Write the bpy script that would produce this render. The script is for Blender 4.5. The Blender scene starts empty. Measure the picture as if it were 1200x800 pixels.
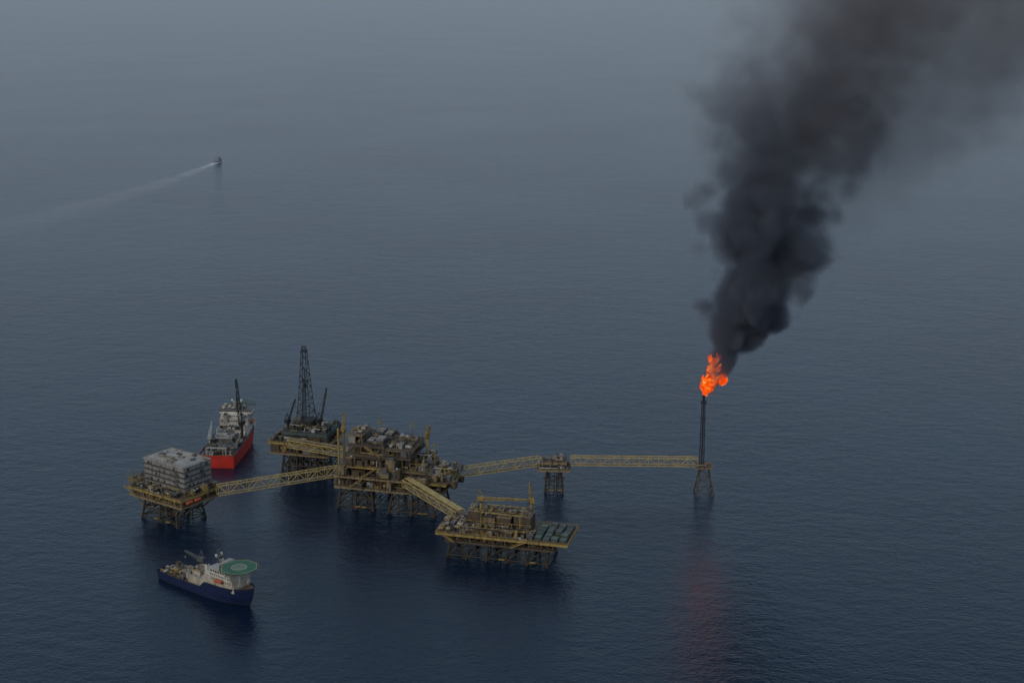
import bpy, math, random
from mathutils import Vector, Matrix, noise
scene=bpy.context.scene
col=scene.collection
scene.view_settings.view_transform='Standard'
scene.view_settings.look='None'
scene.view_settings.exposure=0
rad=math.radians

# ------------------------------------------------------------ materials
def mk(name):
    m=bpy.data.materials.new(name); m.use_nodes=True
    nt=m.node_tree; nt.nodes.clear()
    return m,nt
def paint(name,c,rough=.6,metal=0.0,var=.35,scale=.25,rust=.0,streak=True):
    m,nt=mk(name); N=nt.nodes; L=nt.links
    out=N.new('ShaderNodeOutputMaterial'); b=N.new('ShaderNodeBsdfPrincipled')
    tc=N.new('ShaderNodeTexCoord'); mp=N.new('ShaderNodeMapping')
    mp.inputs['Scale'].default_value=(1,1,.25 if streak else 1)
    L.new(tc.outputs['Object'],mp.inputs['Vector'])
    n=N.new('ShaderNodeTexNoise'); n.inputs['Scale'].default_value=scale; n.inputs['Detail'].default_value=5; n.inputs['Roughness'].default_value=.65
    L.new(mp.outputs[0],n.inputs['Vector'])
    r=N.new('ShaderNodeValToRGB'); r.color_ramp.elements[0].position=.3; r.color_ramp.elements[1].position=.7
    r.color_ramp.elements[0].color=(c[0]*(1-var),c[1]*(1-var),c[2]*(1-var),1)
    r.color_ramp.elements[1].color=(min(1,c[0]*(1+var*.5)),min(1,c[1]*(1+var*.5)),min(1,c[2]*(1+var*.5)),1)
    L.new(n.outputs['Fac'],r.inputs['Fac'])
    last=r.outputs['Color']
    if rust>0:
        n2=N.new('ShaderNodeTexNoise'); n2.inputs['Scale'].default_value=scale*2.3; n2.inputs['Detail'].default_value=7; n2.inputs['Roughness'].default_value=.7
        L.new(mp.outputs[0],n2.inputs['Vector'])
        rr=N.new('ShaderNodeValToRGB'); rr.color_ramp.elements[0].position=.62-rust*.3; rr.color_ramp.elements[1].position=.72-rust*.2
        L.new(n2.outputs['Fac'],rr.inputs['Fac'])
        mx=N.new('ShaderNodeMixRGB'); L.new(rr.outputs['Color'],mx.inputs['Fac']); L.new(last,mx.inputs['Color1'])
        mx.inputs['Color2'].default_value=(.06,.03,.018,1); last=mx.outputs['Color']
    L.new(last,b.inputs['Base Color'])
    b.inputs['Roughness'].default_value=rough; b.inputs['Metallic'].default_value=metal
    L.new(b.outputs[0],out.inputs['Surface'])
    return m
YEL=paint('weathered_yellow_paint',(.38,.26,.08),rust=.35)
BRY=paint('bridge_yellow_paint',(.46,.34,.13),rust=.2)
TAN=paint('tan_steel',(.27,.20,.11),rust=.3)
DTAN=paint('dirty_brown_steel',(.10,.075,.048),rust=.35)
JAK=paint('jacket_steel',(.05,.038,.022),rust=.5)
DRK=paint('dark_steel',(.02,.02,.023),rust=.2)
GRY=paint('grey_steel',(.11,.115,.12),rust=.25)
LGR=paint('light_grey_cladding',(.36,.335,.305),rust=.22,scale=.12,var=.35)
WHT=paint('white_equipment_paint',(.42,.42,.41),rust=.14)
SHW=paint('cream_white_ship_paint',(.60,.57,.51),rust=.1)
VSW=paint('cream_tan_ship_paint',(.50,.44,.35),rust=.12)
GRN=paint('grey_green_deck',(.06,.09,.085),rust=.25)
LGN=paint('pale_green_container',(.13,.175,.145),rust=.15)
HEL=paint('green_helideck_paint',(.025,.115,.06),rust=.0,var=.3)
HRM=paint('pale_yellow_marking_paint',(.34,.31,.14),var=.2)
RED=paint('red_hull_paint',(.52,.028,.015),rust=.0,var=.35,scale=.1)
BLU=paint('navy_hull_paint',(.007,.016,.065),rust=.0,var=.2,scale=.1)
ORG=paint('orange_lifeboat',(.45,.09,.03),var=.1)
GLS=paint('dark_glass',(.012,.016,.02),rough=.15,var=.1)
CRG=paint('cargo_deck_wood',(.15,.105,.065),rust=.25,scale=.4)
HZB=paint('haze_tinted_boat_grey',(.24,.25,.28),var=.15)  # pale grey with distance haze painted into the boat's colour

# ------------------------------------------------------------ mesh builder
class MB:
    def __init__(s): s.v=[];s.f=[];s.m=[];s.mats=[];s.sm=[]
    def mi(s,mat):
        if mat not in s.mats: s.mats.append(mat)
        return s.mats.index(mat)
    def add(s,vs,fs,mat,smooth=False):
        o=len(s.v); k=s.mi(mat)
        s.v+= [tuple(p) for p in vs]
        for f in fs: s.f.append([i+o for i in f]); s.m.append(k); s.sm.append(smooth)
    def box(s,x0,x1,y0,y1,z0,z1,mat):
        s.add([(x0,y0,z0),(x1,y0,z0),(x1,y1,z0),(x0,y1,z0),(x0,y0,z1),(x1,y0,z1),(x1,y1,z1),(x0,y1,z1)],
          [(0,3,2,1),(4,5,6,7),(0,1,5,4),(1,2,6,5),(2,3,7,6),(3,0,4,7)],mat)
    def frame(s,a,b):
        a=Vector(a);b=Vector(b);d=(b-a)
        if d.length<1e-6: d=Vector((0,0,1))
        d.normalize()
        u=Vector((0,0,1)) if abs(d.z)<.95 else Vector((0,1,0))
        p=d.cross(u).normalized(); q=p.cross(d).normalized()
        return a,b,p,q
    def beam(s,a,b,w,mat,h=None):
        h=h or w
        a,b,p,q=s.frame(a,b); p=p*w/2;q=q*h/2
        s.add([a-p-q,a+p-q,a+p+q,a-p+q,b-p-q,b+p-q,b+p+q,b-p+q],
          [(0,3,2,1),(4,5,6,7),(0,1,5,4),(1,2,6,5),(2,3,7,6),(3,0,4,7)],mat)
    def tube(s,a,b,r,mat,r2=None,n=8):
        r2=r if r2 is None else r2
        a,b,p,q=s.frame(a,b); vs=[]
        for c,rr in ((a,r),(b,r2)):
            for i in range(n):
                t=2*math.pi*i/n; vs.append(c+p*math.cos(t)*rr+q*math.sin(t)*rr)
        s.add(vs,[(i,(i+1)%n,n+(i+1)%n,n+i) for i in range(n)],mat,True)
        s.add(vs,[tuple(range(n-1,-1,-1)),tuple(range(n,2*n))],mat)
    def pipe(s,pts,r,mat,n=6):
        for i in range(len(pts)-1): s.tube(pts[i],pts[i+1],r,mat,n=n)
    def sweep(s,a,b,prof,mat,n=14):
        a,b,p,q=s.frame(a,b); L=(b-a); vs=[]
        for t,rr in prof:
            c=a+L*t
            for i in range(n):
                g=2*math.pi*i/n; vs.append(c+p*math.cos(g)*rr+q*math.sin(g)*rr)
        fs=[]
        for k in range(len(prof)-1):
            for i in range(n): fs.append((k*n+i,k*n+(i+1)%n,(k+1)*n+(i+1)%n,(k+1)*n+i))
        s.add(vs,fs,mat,True)
    def vessel(s,a,b,r,mat,n=14):
        L=(Vector(b)-Vector(a)).length; e=r*.5/L
        s.sweep(a,b,[(0,.01),(e*.12,r*.5),(e*.5,r*.85),(e,r),(1-e,r),(1-e*.5,r*.85),(1-e*.12,r*.5),(1,.01)],mat,n)
    def lattice(s,a,b,w0,w1,n,mat,t=.25):
        a,b,p,q=s.frame(a,b); prev=None
        for i in range(n+1):
            f=i/n; c=a.lerp(b,f); w=(w0+(w1-w0)*f)/2
            P=[c-p*w-q*w,c+p*w-q*w,c+p*w+q*w,c-p*w+q*w]
            for k in range(4): s.beam(P[k],P[(k+1)%4],t*.7,mat)
            if prev:
                for k in range(4):
                    s.beam(prev[k],P[k],t,mat)
                    if (i+k)%2: s.beam(prev[k],P[(k+1)%4],t*.7,mat)
                    else: s.beam(prev[(k+1)%4],P[k],t*.7,mat)
            prev=P
    def rail(s,pts,z,mat,h=1.2,step=3.0,t=.13,close=True):
        n=len(pts)
        for i in range(n if close else n-1):
            a=Vector((*pts[i],z)); b=Vector((*pts[(i+1)%n],z)); L=(b-a).length
            k=max(1,int(L/step))
            for j in range(k):
                c=a.lerp(b,j/k); s.beam(c,c+Vector((0,0,h)),t,mat)
            for hh in (.55,h): s.beam(a+Vector((0,0,hh)),b+Vector((0,0,hh)),t,mat)
    def obj(s,name,parent=None,label=None):
        me=bpy.data.meshes.new(name); me.from_pydata(s.v,[],s.f)
        for m in s.mats: me.materials.append(m)
        me.polygons.foreach_set('material_index',s.m)
        me.polygons.foreach_set('use_smooth',s.sm)
        me.update()
        o=bpy.data.objects.new(name,me); col.objects.link(o)
        if parent: o.parent=parent
        if label: o['label']=label
        return o
def thing(name,loc,rot,label,cat,group=None):
    o=bpy.data.objects.new(name,None); col.objects.link(o)
    o.location=loc; o.rotation_euler=(0,0,rad(rot)); o.empty_display_size=5
    o['label']=label; o['category']=cat
    if group: o['group']=group
    return o

# ------------------------------------------------------------ platform parts
def jacket(par,cx,cy,tw,td,nx,ny,zt,batter=.22,levels=(2,9),lr=.9,mat=JAK,zb=-12,br=.42,cond=True,knees=None):
    def P(i,j,z):
        k=1+batter*(zt-z)/zt
        fx=(i/(nx-1)-.5) if nx>1 else 0; fy=(j/(ny-1)-.5) if ny>1 else 0
        return Vector((cx+fx*tw*k,cy+fy*td*k,z))
    m=MB()
    zs=[zb]+list(levels)+[zt-.6]
    for li in range(len(zs)-1):
        z0,z1=zs[li],zs[li+1]
        for i in range(nx):
            for j in range(ny):
                for (a,b) in ((1,0),(0,1)):
                    if i+a<nx and j+b<ny:
                        if li>0: m.tube(P(i,j,z0),P(i+a,j+b,z0),br,mat,n=6)
                        m.tube(P(i,j,z0),P(i+a,j+b,z1),br*.8,mat,n=6)
                        m.tube(P(i+a,j+b,z0),P(i,j,z1),br*.8,mat,n=6)
                if li>0 and i+1<nx and j+1<ny and (i+j)%2==0:
                    m.tube(P(i,j,z0),P(i+1,j+1,z0),br*.7,mat,n=6)
    rr=random.Random(int(tw*10+td))
    if cond:
        for k in range(nx*2):
            x=cx+rr.uniform(-.42,.42)*tw; y=cy+rr.uniform(-.42,.42)*td
            m.tube((x,y,zb),(x,y,zt-.3),.34,rr.choice([DRK,JAK,DTAN]),n=6)
        for k in range(2):
            x=cx+(rr.random()-.5)*tw; m.box(x,x+4,cy-td*.5*(1+batter)-1.5,cy-td*.5*(1+batter)+.5,2.6,3.0,YEL)
            x+=rr.uniform(-3,3); y=cy+rr.uniform(-.4,.3)*td; hz=zt*rr.uniform(.45,.8)
            m.box(x-3,x+3,y-2.5,y+2.5,hz,hz+.3,DTAN); m.tube((x,y,hz+.3),(x,y,zt-.3),1.1,GRY,n=8)
    for a,b in (knees or ()): m.tube(a,b,.4,TAN,n=6)
    J=m.obj('jacket',par)
    for i in range(nx):
        for j in range(ny):
            l=MB(); l.tube(P(i,j,zb),P(i,j,zt),lr,mat,n=10)
            l.obj('leg',J)
    return J
def deck(par,x0,x1,y0,y1,z,plate=DTAN,edge=YEL,eh=1.5,rails=True,step=6):
    m=MB()
    m.box(x0,x1,y0,y1,z-.35,z,plate)
    for (a,b) in (((x0-.15,y0,0),(x1+.15,y0,0)),((x1,y0+.2,0),(x1,y1-.2,0)),((x1+.15,y1,0),(x0-.15,y1,0)),((x0,y1-.2,0),(x0,y0+.2,0))):
        zz=z-eh/2+.06
        m.beam((a[0],a[1],zz),(b[0],b[1],zz),.35,edge,h=eh)
    k=x0+step
    while k<x1-2: m.box(k-.15,k+.15,y0+.3,y1-.3,z-eh,z-.36,DTAN); k+=step
    k=y0+step
    while k<y1-2: m.box(x0+.3,x1-.3,k-.12,k+.12,z-eh-.35,z-eh-.02,DTAN); k+=step
    d=m.obj('deck',par)
    if rails:
        r=MB(); r.rail([(x0+.1,y0+.1),(x1-.1,y0+.1),(x1-.1,y1-.1),(x0+.1,y1-.1)],z+.01,edge)
        r.obj('railing',d)
    return d
def sframe(par,x0,x1,y0,y1,z0,z1,nx,ny,mat=TAN,seed=1,t=.6,diag=.5,walls=0.0):
    rr=random.Random(seed); m=MB()
    X=[x0+(x1-x0)*i/(nx-1) for i in range(nx)]; Y=[y0+(y1-y0)*j/(ny-1) for j in range(ny)]
    for y in Y: m.beam((x0,y,z1-t*.5),(x1,y,z1-t*.5),t*.8,mat)
    for x in (X[0],X[-1]): m.beam((x,y0,z1-t*.5),(x,y1,z1-t*.5),t*.7,mat)
    for i,x in enumerate(X):
        for j,y in enumerate(Y):
            m.beam((x,y,z0),(x,y,z1),t,mat)
            if i+1<nx and rr.random()<diag and j in (0,ny-1):
                a,b=(z0,z1) if rr.random()<.5 else (z1,z0)
                m.beam((x,y,a),(X[i+1],y,b),t*.55,mat)
            if j+1<ny and rr.random()<diag and i in (0,nx-1):
                m.beam((x,y,z0),(x,Y[j+1],z1),t*.55,mat)
    f=m.obj('steel_frame',par)
    if walls>0:
        for i in range(nx-1):
            for yy in (y0-.35,y1+.35):
                if rr.random()<walls:
                    w=MB(); a=X[i]+.35; b=X[i+1]-.35*rr.choice([1,6]); top=z1-.5-rr.choice([0,0,2]); mt=rr.choice([TAN,GRY,DTAN,LGR,DTAN])
                    w.box(a,b,yy-.1,yy+.1,z0+.2,top,mt)
                    q=a+.6
                    while q<b-.2: w.box(q,q+.15,yy-.22,yy-.102,z0+.3,top-.1,mt); q+=1.1
                    w.obj('wind_wall',par)
        for j in range(ny-1):
            for xx in (x0-.35,x1+.35):
                if rr.random()<walls:
                    w=MB(); w.box(xx-.1,xx+.1,Y[j]+.35,Y[j+1]-.35,z0+.2,z1-.6,rr.choice([TAN,GRY,DTAN])); w.obj('wind_wall',par)
    return f
def module(par,x0,x1,y0,y1,z0,z1,mat,rib=1.6,roof=None,name='equipment_module'):
    m=MB(); m.box(x0,x1,y0,y1,z0,z1,mat)
    k=x0+rib/2
    while k<x1-.2:
        m.box(k-.09,k+.09,y0-.12,y0-.002,z0+.1,z1-.1,mat); m.box(k-.09,k+.09,y1+.002,y1+.12,z0+.1,z1-.1,mat); k+=rib
    k=y0+rib/2
    while k<y1-.2:
        m.box(x0-.12,x0-.002,k-.09,k+.09,z0+.1,z1-.1,mat); m.box(x1+.002,x1+.12,k-.09,k+.09,z0+.1,z1-.1,mat); k+=rib
    m.box(x0-.25,x1+.25,y0-.25,y1+.25,z1+.003,z1+.28,roof or mat)
    rr=random.Random(int(x0*31+y0*17+z0))
    if x1-x0>3:
        for _ in range(int((x1-x0)*(y1-y0)/14)+1):
            x=rr.uniform(x0,x1-1.6); y=rr.uniform(y0,y1-1.4); m.box(x,x+rr.uniform(.6,1.6),y,y+rr.uniform(.6,1.4),z1+.28,z1+.28+rr.uniform(.4,1.4),rr.choice([GRY,TAN,WHT,DTAN]))
    m.box(x0+.5,x0+1.5,y0-.2,y0-.125,z0+.1,z0+2.2,DRK)
    return m.obj(name,par)
def clutter(par,x0,x1,y0,y1,z,h,seed,dens=.8,cell=6.5,mats=None,pipes=18):
    rr=random.Random(seed); mats=mats or [TAN,GRY,DTAN,GRY,WHT,YEL,DRK,DTAN]
    nx=max(1,int((x1-x0)/cell)); ny=max(1,int((y1-y0)/cell))
    cw=(x1-x0)/nx; ch=(y1-y0)/ny
    for i in range(nx):
        for j in range(ny):
            if rr.random()>dens: continue
            cx=x0+(i+.5)*cw+rr.uniform(-.5,.5); cy=y0+(j+.5)*ch+rr.uniform(-.5,.5)
            k=rr.random(); mt=rr.choice(mats)
            if k<.28:
                m=MB(); r=rr.uniform(.8,max(.9,min(1.7,h*.3))); L=cw*rr.uniform(.3,.45)
                zc=z+r+.9
                if rr.random()<.6: a,b=(cx-L,cy,zc),(cx+L,cy,zc)
                else: a,b=(cx,cy-ch*.4,zc),(cx,cy+ch*.4,zc)
                m.vessel(a,b,r,mt)
                for f in (.25,.75):
                    q=Vector(a).lerp(Vector(b),f); m.box(q.x-.35,q.x+.35,q.y-.35,q.y+.35,z,zc-r*.6,DTAN)
                m.tube((cx,cy,zc+r*.8),(cx,cy,zc+r+1.2),.22,mt,n=6)
                m.obj('pressure_vessel',par)
            elif k<.42:
                m=MB(); r=rr.uniform(.6,1.3); hh=h*rr.uniform(.6,1.15)
                m.vessel((cx,cy,z+.1),(cx,cy,z+hh),r,mt,12)
                m.rail([(cx-r-.5,cy-r-.5),(cx+r+.5,cy-r-.5),(cx+r+.5,cy+r+.5),(cx-r-.5,cy+r+.5)],z+hh*.75,YEL,step=1.5,t=.1)
                m.obj('separator_column',par)
            elif k<.8:
                w=cw*rr.uniform(.25,.46); d=ch*rr.uniform(.25,.44); hh=h*rr.uniform(.3,.85)
                module(par,cx-w,cx+w,cy-d,cy+d,z+.25,z+hh,mt,rib=rr.choice([.9,1.3,1.8]),roof=rr.choice([mt,GRY,TAN]))
            else:
                m=MB()
                for q in range(5):
                    x=cx-cw*.35+q*cw*.17
                    m.box(x,x+cw*.08,cy-ch*.3,cy+ch*.3,z+.1,z+h*rr.uniform(.2,.6),mt)
                m.beam((cx-cw*.45,cy,z+h*.65),(cx+cw*.45,cy,z+h*.65),.3,YEL)
                m.beam((cx-cw*.45,cy,z+.05),(cx-cw*.45,cy,z+h*.64),.3,YEL); m.beam((cx+cw*.45,cy,z+.05),(cx+cw*.45,cy,z+h*.64),.3,YEL)
                m.obj('pump_skid',par)
    if pipes:
        m=MB()
        for k in range(pipes):
            p=Vector((rr.uniform(x0+.5,x1-.5),rr.uniform(y0+.5,y1-.5),z+rr.uniform(.2,1))); pts=[p.copy()]
            mt=rr.choice([YEL,GRY,TAN,DRK,DTAN,WHT])
            for s_ in range(rr.randint(3,6)):
                ax=rr.choice([0,1,2]); 
                if ax==0: p.x=min(x1-.4,max(x0+.4,p.x+rr.uniform(-14,14)))
                elif ax==1: p.y=min(y1-.4,max(y0+.4,p.y+rr.uniform(-10,10)))
                else: p.z=z+rr.uniform(.3,h*.95)
                if (p-pts[-1]).length>.3: pts.append(p.copy())
            if len(pts)>1: m.pipe(pts,rr.choice([.14,.2,.3,.42]),mt)
        m.obj('pipework',par)
def crane(par,x,y,z,ph,bl,el,az,mat=YEL,t=.28,bw=1.7,name='crane'):
    C=bpy.data.objects.new(name,None); col.objects.link(C); C.parent=par; C.location=(x,y,z)
    m=MB(); m.tube((0,0,0),(0,0,ph),1.2,mat,1.0,12); m.tube((0,0,ph),(0,0,ph+.8),1.8,DRK,n=12)
    m.rail([(-2,-2),(2,-2),(2,2),(-2,2)],ph+.8,mat,t=.1,step=2)
    m.obj('pedestal',C)
    ca,sa=math.cos(rad(az)),math.sin(rad(az))
    def W(f,s_,u): return (f*ca-s_*sa,f*sa+s_*ca,ph+u)
    m=MB()
    vs=[W(f,s_,u) for u in (.8,3.6) for f,s_ in ((-3,-1.5),(2,-1.5),(2,1.5),(-3,1.5))]
    m.add(vs,[(0,3,2,1),(4,5,6,7),(0,1,5,4),(1,2,6,5),(2,3,7,6),(3,0,4,7)],mat)
    m.beam(W(-2.5,1,3.6),W(-1,0,9),.35,mat); m.beam(W(-2.5,-1,3.6),W(-1,0,9),.35,mat); m.beam(W(1.5,0,3.6),W(-1,0,9),.35,mat)
    m.obj('machinery_cab',C)
    m=MB(); e=rad(el); tip=W(1.5+bl*math.cos(e),0,2.5+bl*math.sin(e))
    m.lattice(W(1.5,0,2.5),tip,bw,bw*.45,max(6,int(bl/3)),mat,t)
    m.obj('boom',C)
    m=MB(); m.beam(W(-1,0,9),tip,.14,DRK); tv=Vector(tip); m.beam(tv,tv+Vector((0,0,-min(8,bl*.3))),.14,DRK); 
    m.box(tv.x-.4,tv.x+.4,tv.y-.4,tv.y+.4,tv.z-min(8,bl*.3)-1.2,tv.z-min(8,bl*.3),YEL)
    m.obj('hoist_cable',C)
    return C
def stairs(par,a,b,mat=YEL,w=1.2):
    m=MB(); a=Vector(a);b=Vector(b); a_,b_,p,q=m.frame(a,b)
    for s_ in (-1,1):
        m.beam(a+p*w/2*s_,b+p*w/2*s_,.2,mat,h=.35); m.beam(a+p*w/2*s_+Vector((0,0,1.1)),b+p*w/2*s_+Vector((0,0,1.1)),.1,mat)
    n=int((b-a).length/.9)
    for i in range(n):
        c=a.lerp(b,(i+.5)/n); m.beam(c-p*w/2,c+p*w/2,.3,mat,h=.06)
    return m.obj('stairway',par)

def bridge(p0,p1,w,h,label,mat=BRY,pipes=3,t=.46,panel=7.5,cover=None):
    p0=Vector(p0);p1=Vector(p1); d=p1-p0; L=Vector((d.x,d.y)).length
    B=thing('truss_bridge',p0,math.degrees(math.atan2(d.y,d.x)),label,'bridge','steel truss bridges linking the platforms')
    n=max(2,round(L/panel)); dz=d.z
    def P(i,s_,u): return Vector((L*i/n,s_*w/2,dz*i/n+u))
    m=MB()
    for s_ in (-1,1):
        m.beam(P(0,s_,0),P(n,s_,0),t*1.3,mat); m.beam(P(0,s_,h),P(n,s_,h),t*1.3,mat)
        for i in range(n+1):
            m.beam(P(i,s_,0),P(i,s_,h),t*.8,mat)
            if i<n:
                if i%2: m.beam(P(i,s_,0),P(i+1,s_,h),t*.9,mat)
                else: m.beam(P(i,s_,h),P(i+1,s_,0),t*.9,mat)
    for i in range(n+1):
        m.beam(P(i,-1,h),P(i,1,h),t*.7,mat); m.beam(P(i,-1,0),P(i,1,0),t*.8,mat)
        if i<n: m.beam(P(i,-1 if i%2 else 1,h),P(i+1,1 if i%2 else -1,h),t*.5,mat)
    m.obj('truss_frame',B)
    m=MB()
    for i in range(n): m.beam(P(i,0,.35)+Vector((0,w*.22,0)),P(i+1,0,.35)+Vector((0,w*.22,0)),w*.3,DTAN,h=.12)
    m.obj('walkway',B)
    if cover:
        m=MB(); m.beam(P(0,0,h+.6)+Vector((0,w*.1,0)),P(n,0,h+.6)+Vector((0,w*.1,0)),w*.62,cover,h=.25)
        for i in range(n*2+1):
            c=P(i/2,0,h+.8)+Vector((0,w*.1,0)); m.beam(c-Vector((0,w*.32,0)),c+Vector((0,w*.32,0)),.3,cover,h=.3)
        m.obj('cable_tray_cover',B)
    m=MB()
    for k in range(pipes):
        y=-w*.42+k*w*.4/max(1,pipes-1); r=.32 if k%2 else .22
        a=P(0,0,.75)+Vector((0,y,0)); b=P(n,0,.75)+Vector((0,y,0)); m.tube(a,b,r,[GRY,TAN,WHT][k%3],n=8)
    for i in range(n+1): m.beam(P(i,-1,.35)+Vector((0,.3,0)),P(i,0,.35),.2,DTAN)
    m.obj('pipeline',B)
    return B
G='offshore platforms of one oil complex'
# ------------------------------------------------------------ central production platform
C=thing('oil_platform',(-88,1048,0),-15,'large multi-deck tan steel production platform crowded with pipework','oil platform',G)
jacket(C,-27,0,24,32,3,2,17.5,.2)
jacket(C,18,-1,30,32,3,2,17.5,.2)
deck(C,-42,42,-23,23,19,DTAN,TAN)
sframe(C,-41,41,-22,22,19,26.2,10,5,DTAN,3,.55,.5,walls=.25)
clutter(C,-40,40,-21.5,21.5,19,5.8,11,.95,cell=5.5,pipes=110)
deck(C,-42,30,-23,23,27.5,DTAN,TAN); deck(C,30.5,45,-19,21,26.2,DTAN,YEL)
sframe(C,-36,26,-21,21,27.5,34.4,9,5,DTAN,5,.55,.6,walls=.3)
clutter(C,-41,24,-20.5,20.5,27.5,5.8,12,.95,cell=5.5,pipes=110)
clutter(C,26,44,-18,20,27.5,7,13,.95,cell=5.2,mats=[TAN,GRY,WHT,LGR,TAN],pipes=46)
deck(C,-36,8,-22,21,35.5,DTAN,YEL,eh=1.1); deck(C,8.5,28,-17,19,33.4,DTAN,TAN)
sframe(C,-34,7,-20,19,35.5,42.6,7,4,DTAN,6,.6,.6,walls=.35)
clutter(C,-33,7,-19.5,19,35.5,6,14,.95,cell=5.5,mats=[TAN,DTAN,GRY,DRK,DTAN,LGR],pipes=80)
clutter(C,9,27,-16,18,33.4,8.5,114,.95,cell=5.5,mats=[TAN,DTAN,GRY,WHT,TAN],pipes=60)
deck(C,-34,17,-18,19,43.8,DTAN,DTAN)
sframe(C,-32,16,-16,17.5,43.8,49.6,8,4,DTAN,7,.5,.6,walls=.3)
clutter(C,-31,16,-16,17,43.8,5.4,15,.95,cell=5.5,mats=[DTAN,GRY,DRK,DTAN,TAN],pipes=60)
deck(C,-33,-4,-16,19,50.8,GRY,DTAN); deck(C,-3.5,17,-14,17,48.6,GRY,TAN)
clutter(C,-3,16.5,-13,16,48.6,5.2,115,.95,cell=5,mats=[GRY,DTAN,LGR,WHT],pipes=50)
sframe(C,-32.5,-22,-15,4,50.8,57.5,3,3,TAN,78,.5,.8,walls=.3)
deck(C,-33,-21.5,-15.5,4.5,58.4,GRY,TAN,eh=.9); clutter(C,-32,-22,-14,4,50.8,5.5,79,1,cell=5,mats=[TAN,DTAN,GRY],pipes=16); clutter(C,-32,-22,-14,4,58.4,3,80,.9,cell=4.5,mats=[GRY,LGR,TAN],pipes=14)
rr=random.Random(77)
for i in range(4):
    for s_ in range(2):
        if i<2 and s_==0: continue
        m=MB(); x=-31+i*6.6+rr.uniform(-.5,.5); y0=(-14.5,5.5)[s_]+rr.uniform(-.4,.6); zt=52.4+rr.choice([0,.6,1.6]); w_=rr.uniform(4.2,5.8); ln=rr.uniform(9,12)
        mt=rr.choice([GRY,DTAN,GRY]); m.box(x,x+w_,y0,y0+ln,zt,zt+1.7,mt)
        q=y0+.4
        while q<y0+ln-.5: m.box(x-.1,x+w_+.1,q,q+.3,zt+1.703,zt+2.0,rr.choice([LGR,GRY,LGR])); q+=1.5
        for yy in (y0+1,y0+ln-1):
            for xx in (x+.3,x+w_-.7): m.box(xx,xx+.4,yy-.3,yy+.3,50.8,zt-.003,DTAN)
        m.obj('fin_fan_cooler',C)
clutter(C,-20,-4,-16,19,50.8,3.6,116,.35,cell=5,mats=[GRY,DTAN],pipes=40)
for i in range(16):
    x=rr.uniform(-41,30); z=rr.choice([20.2,21.5,28,30,36.5,38]); w_=rr.uniform(3,8); hh=rr.uniform(2.5,7); dd=rr.uniform(1.5,4)
    y1=-23.6 if z<28 else -21.6 if z<36 else -19.5
    if z>36: x=min(x,0)
    module(C,x,x+w_,y1-dd-1,y1-.4,z,z+hh,rr.choice([TAN,DTAN,GRY,DTAN,TAN]),rib=1.2,roof=rr.choice([TAN,GRY]))
for i in range(8):
    y=rr.uniform(-20,14); z=rr.choice([18.5,21,27.9]); w_=rr.uniform(3,6); hh=rr.uniform(2.5,6)
    module(C,45.6,45.6+rr.uniform(1.5,4),y,y+w_,z,z+hh,rr.choice([TAN,DTAN,GRY]),rib=1.2)
crane(C,-37,-14,27.5,32,13,75,100,YEL)
crane(C,21,12,33.5,18,14,50,-60,YEL)
for k,(x,y,zt,r) in enumerate(((-39,-20,64,.9),(-20,20,63,.6),(6,20,61,.5),(27,-15,46,.5),(29,5,50,.6))):
    m=MB(); m.tube((x,y,20),(x,y,zt),r,YEL if k==0 else TAN,r*.8,10)
    for z in range(30,int(zt),9): m.rail([(x-1.6,y-1.6),(x+1.6,y-1.6),(x+1.6,y+1.6),(x-1.6,y+1.6)],z,YEL,t=.1,step=1.6)
    m.obj('exhaust_stack',C)
stairs(C,(-44,-18,19),(-44,-5,27.5)); stairs(C,(-30,-24.2,19),(-18,-24.2,27.5)); stairs(C,(29.5,-18,27.5),(29.5,-6,33.5)); stairs(C,(-20,-23.2,27.5),(-8,-23.2,35.5)); stairs(C,(-6,-19.5,43.8),(-18,-19.5,50.8))
module(C,-44.5,-42.5,2,16,19.5,25,TAN)
# ------------------------------------------------------------ compression platform
A=thing('oil_platform',(-252,1024,0),-35,'steel platform carrying a big pale grey clad multi-storey block','oil platform',G)
kn=[((sx_*26,y,16.6),(sx_*17,y*.65-3,6)) for sx_ in (-1,1) for y in (-17,-6,6,16)]+[((x,y,16.6),(x*.7,y*.7-2,6)) for x in (-22,-8,8,22) for y in (-18,18)]
JA=jacket(A,0,-3,32,24,3,2,16,.18,lr=.9,knees=kn)
deck(A,-28,28,-20,20,18,DTAN,TAN)
sframe(A,-27,27,-19,19,18,22.2,9,4,TAN,9,.5,.8,walls=.2)
clutter(A,-26,27,-19,19,18,3.8,21,.9,cell=5.5,pipes=60)
deck(A,-30,28,-20,20,23.4,DTAN,YEL)
m=MB(); m.box(-43,-30.3,-9,14,22.9,23.3,DTAN)
for y in (-9,-3,2,8,14): m.beam((-43,y,22.6),(-30.2,y,22.6),.5,YEL); m.beam((-42.5,y,22.3),(-20,y*.6,9),.55,TAN); m.beam((-36,y,22.3),(-27,y*.7,13),.4,TAN)
m.rail([(-43,-9),(-30.5,-9),(-30.5,14),(-43,14)],23.3,YEL)
m.obj('cantilever_deck',A)
clutter(A,-42,-31,-8,13,23.3,3,27,.7,cell=5,pipes=8)
m=MB()
bx0,bx1,by0,by1=-24,19,-8,19
rr=random.Random(8)
zl=[24,28,32,36,40]
m.box(bx0+.5,bx1-.5,by0+.5,by1-.5,23.5,43.2,DTAN)
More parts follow.
